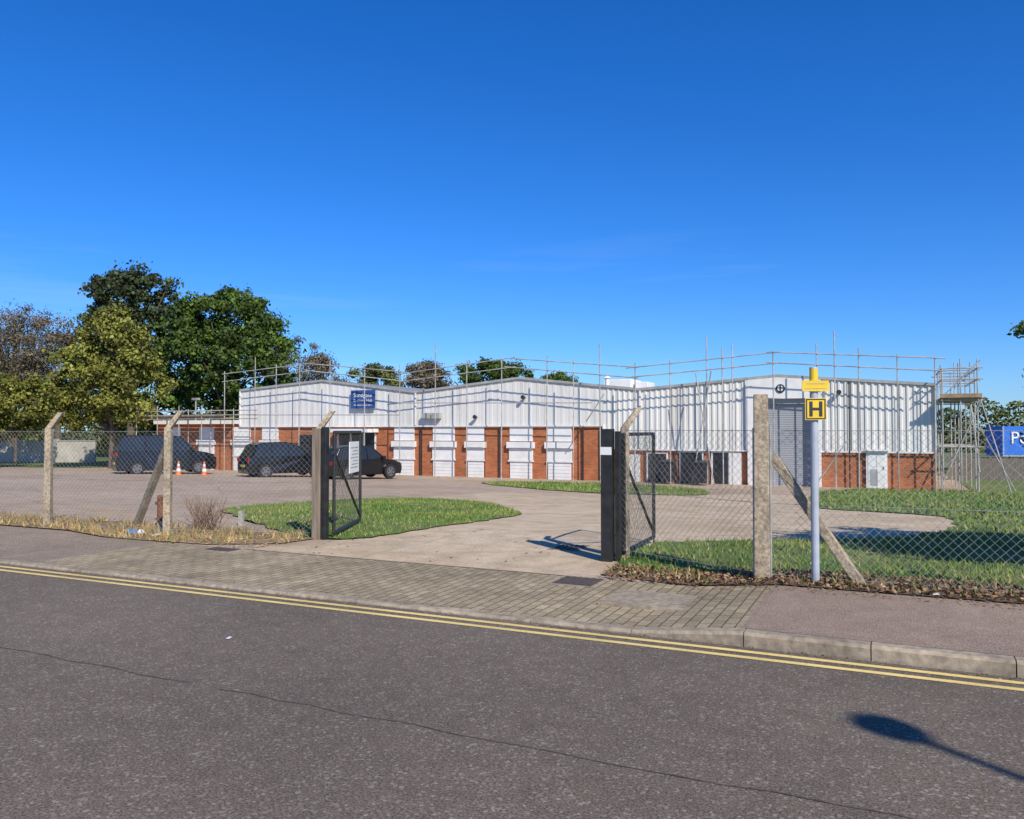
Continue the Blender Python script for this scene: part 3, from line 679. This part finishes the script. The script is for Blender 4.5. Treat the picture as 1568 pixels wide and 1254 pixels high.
# ------------------------------------------------------------ cars
def car(x,y,heading,Lc,W,H,name='parked_car',van=False):
    e=empty(name,(x,y,zg(y)+0.03)); e.rotation_euler=(0,0,heading)
    wr=0.34; ar=0.39; wx=0.305*Lc; hl=Lc/2; belt=0.60*H
    bx=[(-hl,0.38),(-hl,0.62),(-hl+0.03,belt-0.08),(-hl+0.06,belt)]
    if van: cab=[(-hl+0.06,belt),(-hl+0.14,H*0.93),(-hl+0.35,H),(0.0,H),(0.14*Lc,H*0.96),(0.28*Lc,belt)]; wsb=0.28*Lc
    else: cab=[(-hl+0.08,belt),(-hl+0.42,H*0.92),(-hl+0.75,H*0.985),(-0.05*Lc,H),(0.07*Lc,H*0.95),(0.23*Lc,belt)]; wsb=0.23*Lc
    bx+=[(wsb,belt),(0.38*Lc,belt-0.09),(hl-0.12,belt-0.22),(hl-0.02,belt-0.36),(hl,0.42),(hl-0.05,0.22)]
    def arch(c): return [(c+ar*math.cos(a),max(0.22,wr+ar*math.sin(a))) for a in [math.radians(q) for q in(-18,10,35,60,90,120,145,170,198)]]
    prof=bx+arch(wx)+arch(-wx)+[(-hl+0.05,0.22)]
    def yw(px,z,side,base):
        k=abs(px)/hl; return side*base*(1-0.16*k**5)*(1-0.05*max(0,0.5-z))
    def loft(prof,widths):
        bm=bmesh.new(); rings=[]
        for (sd,wf) in widths:
            rings.append([bm.verts.new((p[0],yw(p[0],p[1],sd,wf(p[1])),p[1])) for p in prof])
        for a,b in zip(rings[:-1],rings[1:]):
            n=len(prof)
            for i in range(n):
                bm.faces.new((a[i],a[(i+1)%n],b[(i+1)%n],b[i]))
        for rr in(rings[0],rings[-1]):
            f=bm.faces.new(rr); bmesh.ops.triangulate(bm,faces=[f])
        bmesh.ops.recalc_face_normals(bm,faces=bm.faces); return bm
    hw=W/2
    def side(z): return hw*(1-0.06*abs(z-0.55)/0.5)
    bm=loft(prof,[(-1,side),(-0.93,lambda z:hw*1.0),(0.93,lambda z:hw*1.0),(1,side)])
    me=bpy.data.meshes.new('body'); bm.to_mesh(me); bm.free(); me.materials.append(M['paint'])
    def put(me_or_g,nm,mats=None,bev=0):
        if isinstance(me_or_g,G):
            o=me_or_g.obj(nm,mats); o.parent=e
        else:
            o=bpy.data.objects.new(nm,me_or_g); scene.collection.objects.link(o); o.parent=e
        if bev: b=o.modifiers.new('bevel','BEVEL'); b.width=bev; b.segments=3; b.limit_method='ANGLE'; b.angle_limit=R(25)
        return o
    put(me,'body',bev=0.03)
    def cw(z): return hw-0.07-(z-belt)/(H-belt)*0.17
    bm=loft([(p[0],p[1]-(0.03 if p[1]>belt else 0.01)) for p in cab],[(-1,cw),(1,cw)])
    me=bpy.data.meshes.new('windows'); bm.to_mesh(me); bm.free(); me.materials.append(M['glass']); put(me,'windows',bev=0.02)
    g=G()
    rp=[p for p in cab if p[1]>=H*0.91]
    for a,b in zip(rp[:-1],rp[1:]):
        wa,wb=cw(a[1]),cw(b[1])
        g.add([(a[0],-wa,a[1]-.04),(b[0],-wb,b[1]-.04),(b[0],wb,b[1]-.04),(a[0],wa,a[1]-.04),(a[0],-wa+.05,a[1]+.01),(b[0],-wb+.05,b[1]+.01),(b[0],wb-.05,b[1]+.01),(a[0],wa-.05,a[1]+.01)],
          [(0,1,5,4),(1,2,6,5),(2,3,7,6),(3,0,4,7),(4,5,6,7),(0,3,2,1)],0)
    for sd in(-1,1):
        pt=lambda xx,z:Vector((xx,sd*cw(z)*(1-0.16*(abs(xx)/hl)**5),z))
        g.beam(pt(cab[-1][0],belt),pt(cab[-2][0],cab[-2][1]-.03),0.05,0.06)
        g.beam(pt(cab[0][0]+0.1,belt),pt(cab[1][0]+0.05,cab[1][1]-.03),0.05,0.13 if not van else 0.1)
        for fx in(-0.02,-0.22): g.beam(pt(fx*Lc,belt),pt(fx*Lc-0.02,H*0.95),0.03,0.07)
        g.box(wsb-0.32,wsb-0.14,sd*(hw+0.10)-0.09,sd*(hw+0.10)+0.09,belt+0.0,belt+0.15)
    put(g,'roof',[M['paint']],0.015)
    g=G()
    for cx in(wx,-wx):
        for sd in(-1,1):
            y0=sd*(hw-0.02);y1=sd*(hw-0.24)
            g.tube((cx,y0,wr),(cx,y1,wr),wr,wr,24,0)
            g.tube((cx,y0+sd*0.004,wr),(cx,y0-sd*0.02,wr),wr*0.66,wr*0.66,20,1)
            g.tube((cx,y0+sd*0.012,wr),(cx,y0,wr),wr*0.16,wr*0.16,10,1)
            for k in range(5):
                a=k*1.2566; g.tube((cx+math.cos(a+.4)*wr*.42,y0+sd*0.006,wr+math.sin(a+.4)*wr*.42),(cx+math.cos(a+.4)*wr*.42,y0,wr+math.sin(a+.4)*wr*.42),wr*0.13,wr*0.13,8,0)
    put(g,'wheels',[M['tyre'],M['alloy']])
    g=G()
    for sd in(-1,1):
        g.box(-hl-0.015,-hl+0.06,sd*hw*0.72-0.12,sd*hw*0.72+0.12,belt-0.25,belt-0.05,0)
        g.box(hl-0.16,hl-0.03,sd*hw*0.68-0.15,sd*hw*0.68+0.15,belt-0.36,belt-0.24,1)
    g.box(-hl-0.02,-hl+0.01,-0.26,0.26,0.55,0.66,2); g.box(hl-0.01,hl+0.015,-0.26,0.26,0.40,0.51,1)
    put(g,'lamps_and_plates',[M['redl'],M['alloy'],M['plate']])
car(-35.1,31.0,R(60),4.95,1.98,2.05,van=True)
car(-27.8,32.0,R(62),4.25,1.88,1.76)
car(-23.5,32.4,R(72),4.1,1.8,1.62)

# ------------------------------------------------------------ trees
def tree(name,x,y,z0,blobs,nclump,nleaf,ls,mats,trunk_h,tr,crad=(0.6,1.1),limbs=14,probs=(0.4,0.4,0.2),solid=0.5,stray=0.16):
    e=empty(name,(x,y,z0))
    vol=np.array([b[3]*b[4]*b[5] for b in blobs]); vol=vol/vol.sum()
    C=[];NR=[]
    for i in range(nclump):
        b=blobs[rng.choice(len(blobs),p=vol)]
        d=rng.normal(size=3); d/=np.linalg.norm(d); rr=rng.uniform(solid,1.06)**0.7
        C.append([x+b[0]+d[0]*rr*b[3],y+b[1]+d[1]*rr*b[4],b[2]+d[2]*rr*b[5]]); NR.append(rng.uniform(crad[0]*0.75,crad[1]))
    C=np.array(C);NR=np.array(NR)
    idx=rng.integers(0,nclump,nleaf)
    d=rng.normal(size=(nleaf,3)); d/=np.linalg.norm(d,axis=1)[:,None]
    st=1+np.abs(rng.normal(0,stray*1.6,nleaf))
    P=C[idx]+d*(NR[idx]*st*rng.uniform(0.1,1,nleaf)**0.6)[:,None]*np.array([1,1,0.75])
    nrm=d+rng.normal(0,0.6,(nleaf,3)); nrm/=np.linalg.norm(nrm,axis=1)[:,None]
    a=np.cross(nrm,rng.normal(size=(nleaf,3))); a/=np.linalg.norm(a,axis=1)[:,None]; b_=np.cross(nrm,a)
    s=ls*rng.uniform(0.5,1.2,nleaf)[:,None]
    V=np.stack([P-a*s*0.5,P-b_*s*0.36,P+a*s*0.55,P+b_*s*0.36],1)
    tone=rng.choice(3,nclump,p=probs); mi=np.clip(tone[idx]+rng.choice([-1,0,0,1],nleaf),0,2)
    fastmesh('foliage',V.reshape(-1,3),4,mats,mi,e)
    g=G(); zc=z0+trunk_h
    g.tube((x,y,z0-0.3),(x+0.05,y,zc),tr,tr*0.72,10)
    topz=max(b[2]+b[5]*0.6 for b in blobs); g.tube((x+0.05,y,zc),(x,y,topz),tr*0.72,tr*0.15,8)
    for i in rng.choice(nclump,min(limbs,nclump),replace=False):
        c=C[i]; f=rng.uniform(0,0.6); s0=Vector((x+.03,y,zc+(min(c[2],topz)-zc)*f*0.7)); q=Vector(c)
        mid=s0.lerp(q,0.5)+Vector((rng.normal()*.15,rng.normal()*.15,0.25))
        g.tube(s0,mid,tr*0.35,tr*0.2,6); g.tube(mid,q,tr*0.2,tr*0.05,5)
    g.obj('trunk',[M['bark']],e)
    return e
zb=-0.85
tree('broadleaf_tree',-45.8,36.2,zb,[(0,0,6.4,2.5,2.4,3.0),(-1.5,-0.5,4.6,2.6,2.4,2.4),(1.3,0.4,4.8,2.2,2.2,2.6),(0.2,0,8.6,1.3,1.3,1.3),(-2.6,-1,3.0,1.7,1.7,1.6)],210,26000,0.25,LF_yel,2.2,0.22,(0.35,0.8),24,(0.30,0.42,0.28),stray=0.25)
tree('pine_tree',-58.3,47.9,zb,[(0,0,12.6,3.0,3.0,2.8),(-.5,0,9,3.6,3.6,3.2),(1.8,0.8,13.5,1.9,1.9,1.4),(-2,-.8,13.8,1.5,1.5,1.5),(-2.4,-.8,10,2,2,2)],170,24000,0.33,LF_pine,6,0.35,(0.45,0.9),20,(0.42,0.38,0.20),stray=0.25)
tree('broadleaf_tree',-47.9,48.2,zb,[(0,0,8.2,4.3,4.2,4.6),(-2.2,-1,7.5,3.2,3,4.4),(2.4,1,6.0,2.8,2.8,4.4),(0,0,10.6,3.0,2.8,2.0),(2.6,1.2,3,2.2,2.2,2.4)],300,44000,0.32,LF_dark,3,0.4,(0.55,1.1),20,(0.36,0.42,0.22),solid=0.6)
tree('autumn_tree',-71,46,zb,[(0,0,9.5,4.6,4.6,3.2),(-3,0,8,4,4,4),(3,1,8.5,3,3,3.6)],190,24000,0.19,LF_brown,4,0.35,(0.6,1.2),60,stray=0.3)
tree('autumn_tree',-80,44,zb,[(0,0,9.0,5,5,3.5),(-3,0,8,4,4,4)],150,14000,0.23,LF_brown,4,0.35,(0.6,1.2),50,stray=0.3)
tree('autumn_tree',-63.5,45,zb,[(0,0,6.5,3,3,3.4)],80,10000,0.22,LF_brown,3,0.28,(0.6,1.0),40)
tree('autumn_tree',-50.3,59.8,zb,[(0,0,7.0,2.8,2.8,3.2),(2,1,5.4,2.2,2,3),(3.6,2,4.2,1.8,1.8,2.6)],120,17000,0.20,LF_brown,3,0.28,(0.5,0.9),50,stray=0.3)
tree('broadleaf_tree',-60,51,zb,[(0,0,4.6,4,4,3.8)],90,12000,0.30,LF_dark,3,0.28,(0.6,1.0),20)
tree('small_tree',-50.5,31.8,zb,[(0,0,3.2,2.3,2.2,2.0),(-2,-.5,2.8,2,2,1.8)],80,14000,0.22,LF_yel,1.2,0.14,(0.45,0.8),16,(0.35,0.4,0.25))
tree('small_tree',-56,36.5,zb,[(0,0,3.6,2.4,2.4,2.0),(-2.5,-.5,3.4,2,2,2.2)],80,12000,0.24,LF_yel,1.2,0.14,(0.45,0.8),16,(0.4,0.4,0.2))
tree('broadleaf_tree',-52.3,74.9,zb,[(0,0,6.6,2.9,2.7,2.4)],70,10000,0.28,LF_mid,3,0.25,(0.6,0.9),20)
tree('autumn_tree',-47.1,77.3,zb,[(0,0,6.8,2.7,2.5,2.4)],65,9000,0.26,LF_brown,3,0.25,(0.6,0.9),24)
tree('broadleaf_tree',-40.1,80.6,zb,[(-1,0,7.5,3.2,3,2.0),(1.8,0,7.2,3.0,2.8,1.8)],110,18000,0.30,LF_dark,3,0.3,(0.6,0.95),16)
tree('broadleaf_tree',-33.5,83.7,zb,[(0,0,6.3,2.4,2.2,1.7)],50,7000,0.28,LF_dark,3,0.25,(0.5,0.8),10)
tree('broadleaf_tree',8.8,53.6,zb,[(0.4,0,7.4,2.4,2.2,1.2),(0.6,0,4.6,1.6,1.6,1.4),(0.2,0,1.4,1.7,1.6,1.8)],70,10000,0.28,LF_dark,3,0.25,(0.5,0.8),14)
tree('broadleaf_tree',6.9,9.9,0,[(0,0,5.0,2.8,2.0,1.5),(-1.8,0.3,4.7,1.6,1.2,1.0),(2.5,0,5.2,2.4,2,1.6)],110,22000,0.24,LF_mid,2.8,0.2,(0.5,0.8),16)
def mass(name,pts,mats):
    vs=[];mi=[]
    for (x,y,rx,h,n) in pts:
        P=np.stack([x+rng.normal(0,rx*0.5,n),y+rng.normal(0,1.0,n),-0.9+h*rng.uniform(0,1,n)**0.7],1)
        k=1-((P[:,0]-x)/(rx*1.2))**2; P[:,2]=-0.9+(P[:,2]+0.9)*np.clip(k,0.15,1)
        nr=rng.normal(size=(n,3)); nr/=np.linalg.norm(nr,axis=1)[:,None]
        a=np.cross(nr,rng.normal(size=(n,3)));a/=np.linalg.norm(a,axis=1)[:,None];b=np.cross(nr,a);s=0.42*rng.uniform(.5,1.2,n)[:,None]
        vs.append(np.stack([P-a*s*.5,P-b*s*.4,P+a*s*.5,P+b*s*.4],1).reshape(-1,3)); mi.append(np.clip(rng.integers(0,3)+rng.choice([-1,0,0,1],n),0,2))
    fastmesh(name,np.concatenate(vs),4,mats,np.concatenate(mi))
pts=[]
for x in np.arange(-125,-36,3.2): pts.append((x,62+rng.uniform(-3,3),3.2,rng.uniform(4.0,6.5),1300))
for x in np.arange(6,60,3.5): pts.append((x,104+rng.uniform(-3,3),3.6,rng.uniform(4.4,6.2),1300))
mass('distant_trees',pts,LF_mid)

g=G()
p0=Vector((-90,24.5,0));p1=Vector((-53.5,43.3,0))
dv=(p1-p0).normalized(); n_=int((p1-p0).length/3)
for i in range(n_):
    a=p0+dv*3*i;b=p0+dv*(3*i+2.98)
    g.beam(a+Vector((0,0,-0.05)),b+Vector((0,0,-0.05)),0.2,1.7,0)
    g.beam(a+Vector((0,0,0.84)),b+Vector((0,0,0.84)),0.28,0.07,1)
    g.box(a.x-.15,a.x+.15,a.y-.15,a.y+.15,-0.9,1.0,1)
g.obj('boundary_wall',[M['wall'],M['lgrey']])
g=G(); x=2.6
while x<26:
    h_=random.uniform(0.27,0.34); g.box(x,x+0.14,46.0,46.02,-0.85,h_,0); x+=0.15
g.box(2.6,26,46.021,46.07,-0.4,-0.3,0); g.box(2.6,26,46.021,46.07,0.0,0.1,0)
for x in np.arange(3.5,26,2.4): g.box(x,x+.1,46.072,46.17,-0.85,0.42,0)
g.obj('wooden_fence',[M['fencew']])
T=empty('lorry_trailer',(12,84,-0.85))
g=G(); g.box(-4.1,7,-1.2,1.2,0.35,2.85,0); g.box(-4.1,7,-1.23,1.23,0.23,0.34,1)
g.box(-4.05,-3.95,-1.215,-1.2,0.4,2.8,1)
for x in(3.0,4.2,5.4):
    for s in(-1,1): g.tube((x,s*1.2,0.5),(x,s*0.9,0.5),0.5,0.5,18,2)
for x in(-3.2,): 
    for s in(-.8,.8): g.tube((x,s,0),(x,s,0.3),0.07,0.07,8,1)
g.obj('body',[M['blue'],M['lgrey'],M['tyre']],T,loc=(12,84,-0.85),rot=R(25))
text('Po',1.5,(10.15,81.70,0.95),R(25),M['white'],T,'trailer_lettering',0.01)
sx,sy=6.31,0.16
SL=empty('street_lamp',(sx,sy,0.1)); g=G()
g.tube((sx,sy,0.1),(sx,sy,1.2),0.08,0.08,12); g.tube((sx,sy,1.2),(sx,sy,6.4),0.05,0.036,12)
g.obj('column',[M['galv']],SL)
g=G(); zs=[6.36,6.42,6.50,6.58,6.64,6.68]; rs=[0.07,0.13,0.16,0.16,0.11,0.03]
for i in range(5): g.tube((sx,sy,zs[i]),(sx,sy,zs[i+1]),rs[i],rs[i+1],16)
g.obj('lantern',[M['lgrey']],SL)
g=G(); g.tube((0,0,0),(0,0,4.6),0.05,0.04,8); g.box(-0.3,0.3,-0.1,0.1,4.6,4.75); g.obj('floodlight_column',[M['galv']],None,loc=(-43.5,41,zb))

# ------------------------------------------------------------ light, world, camera
el=R(39); sv=Vector((0.611,-0.477,0.629)).normalized()
sd=bpy.data.lights.new('sun','SUN'); sd.energy=5.0; sd.angle=R(0.53); sd.color=(1.0,0.94,0.84)
so=bpy.data.objects.new('sun',sd); scene.collection.objects.link(so); so.rotation_euler=sv.to_track_quat('Z','Y').to_euler(); so.location=(10,-10,20)
w=bpy.data.worlds.new('World'); scene.world=w; w.use_nodes=True; nt=w.node_tree
bg=nt.nodes['Background']; sky=nt.nodes.new('ShaderNodeTexSky'); sky.sky_type='NISHITA'; sky.sun_disc=False
sky.sun_elevation=el; sky.sun_rotation=math.atan2(0.786,-0.614); sky.air_density=1.0; sky.dust_density=0.2; sky.ozone_density=2.6; sky.altitude=0
tint=mix(nt,1.0,sky.outputs[0],(0.66,0.98,1.62),'MULTIPLY')
hs=nt.nodes.new('ShaderNodeHueSaturation'); hs.inputs['Saturation'].default_value=1.12; hs.inputs['Value'].default_value=0.96
nt.links.new(tint,hs.inputs['Color'])
tc=nt.nodes.new('ShaderNodeTexCoord'); mp=nt.nodes.new('ShaderNodeMapping'); mp.inputs['Scale'].default_value=(1.2,1.2,14)
nt.links.new(tc.outputs['Generated'],mp.inputs['Vector'])
cn=noise(nt,mp.outputs['Vector'],2.2,6,0.55)
cf=ramp(nt,cn,[(0.56,(0,0,0)),(0.80,(0.16,0.16,0.16))])
sep=nt.nodes.new('ShaderNodeSeparateXYZ'); nt.links.new(tc.outputs['Generated'],sep.inputs[0])
band=ramp(nt,sep.outputs[2],[(0.04,(0,0,0)),(0.10,(1,1,1)),(0.17,(1,1,1)),(0.26,(0,0,0))])
cf2=mix(nt,1.0,cf,band,'MULTIPLY')
cloud=mix(nt,cf2,hs.outputs[0],(6.0,7.5,9.0))
nt.links.new(cloud,bg.inputs[0]); bg.inputs[1].default_value=0.10
cd=bpy.data.cameras.new('camera'); cd.sensor_width=36; cd.lens=28.24; cd.clip_end=3000; cd.clip_start=0.05
co=bpy.data.objects.new('camera',cd); scene.collection.objects.link(co); co.location=(0,0,1.7); co.rotation_euler=(R(91.44),0,R(25.2))
scene.camera=co
scene.view_settings.view_transform='Standard'; scene.view_settings.look='None'; scene.view_settings.exposure=0
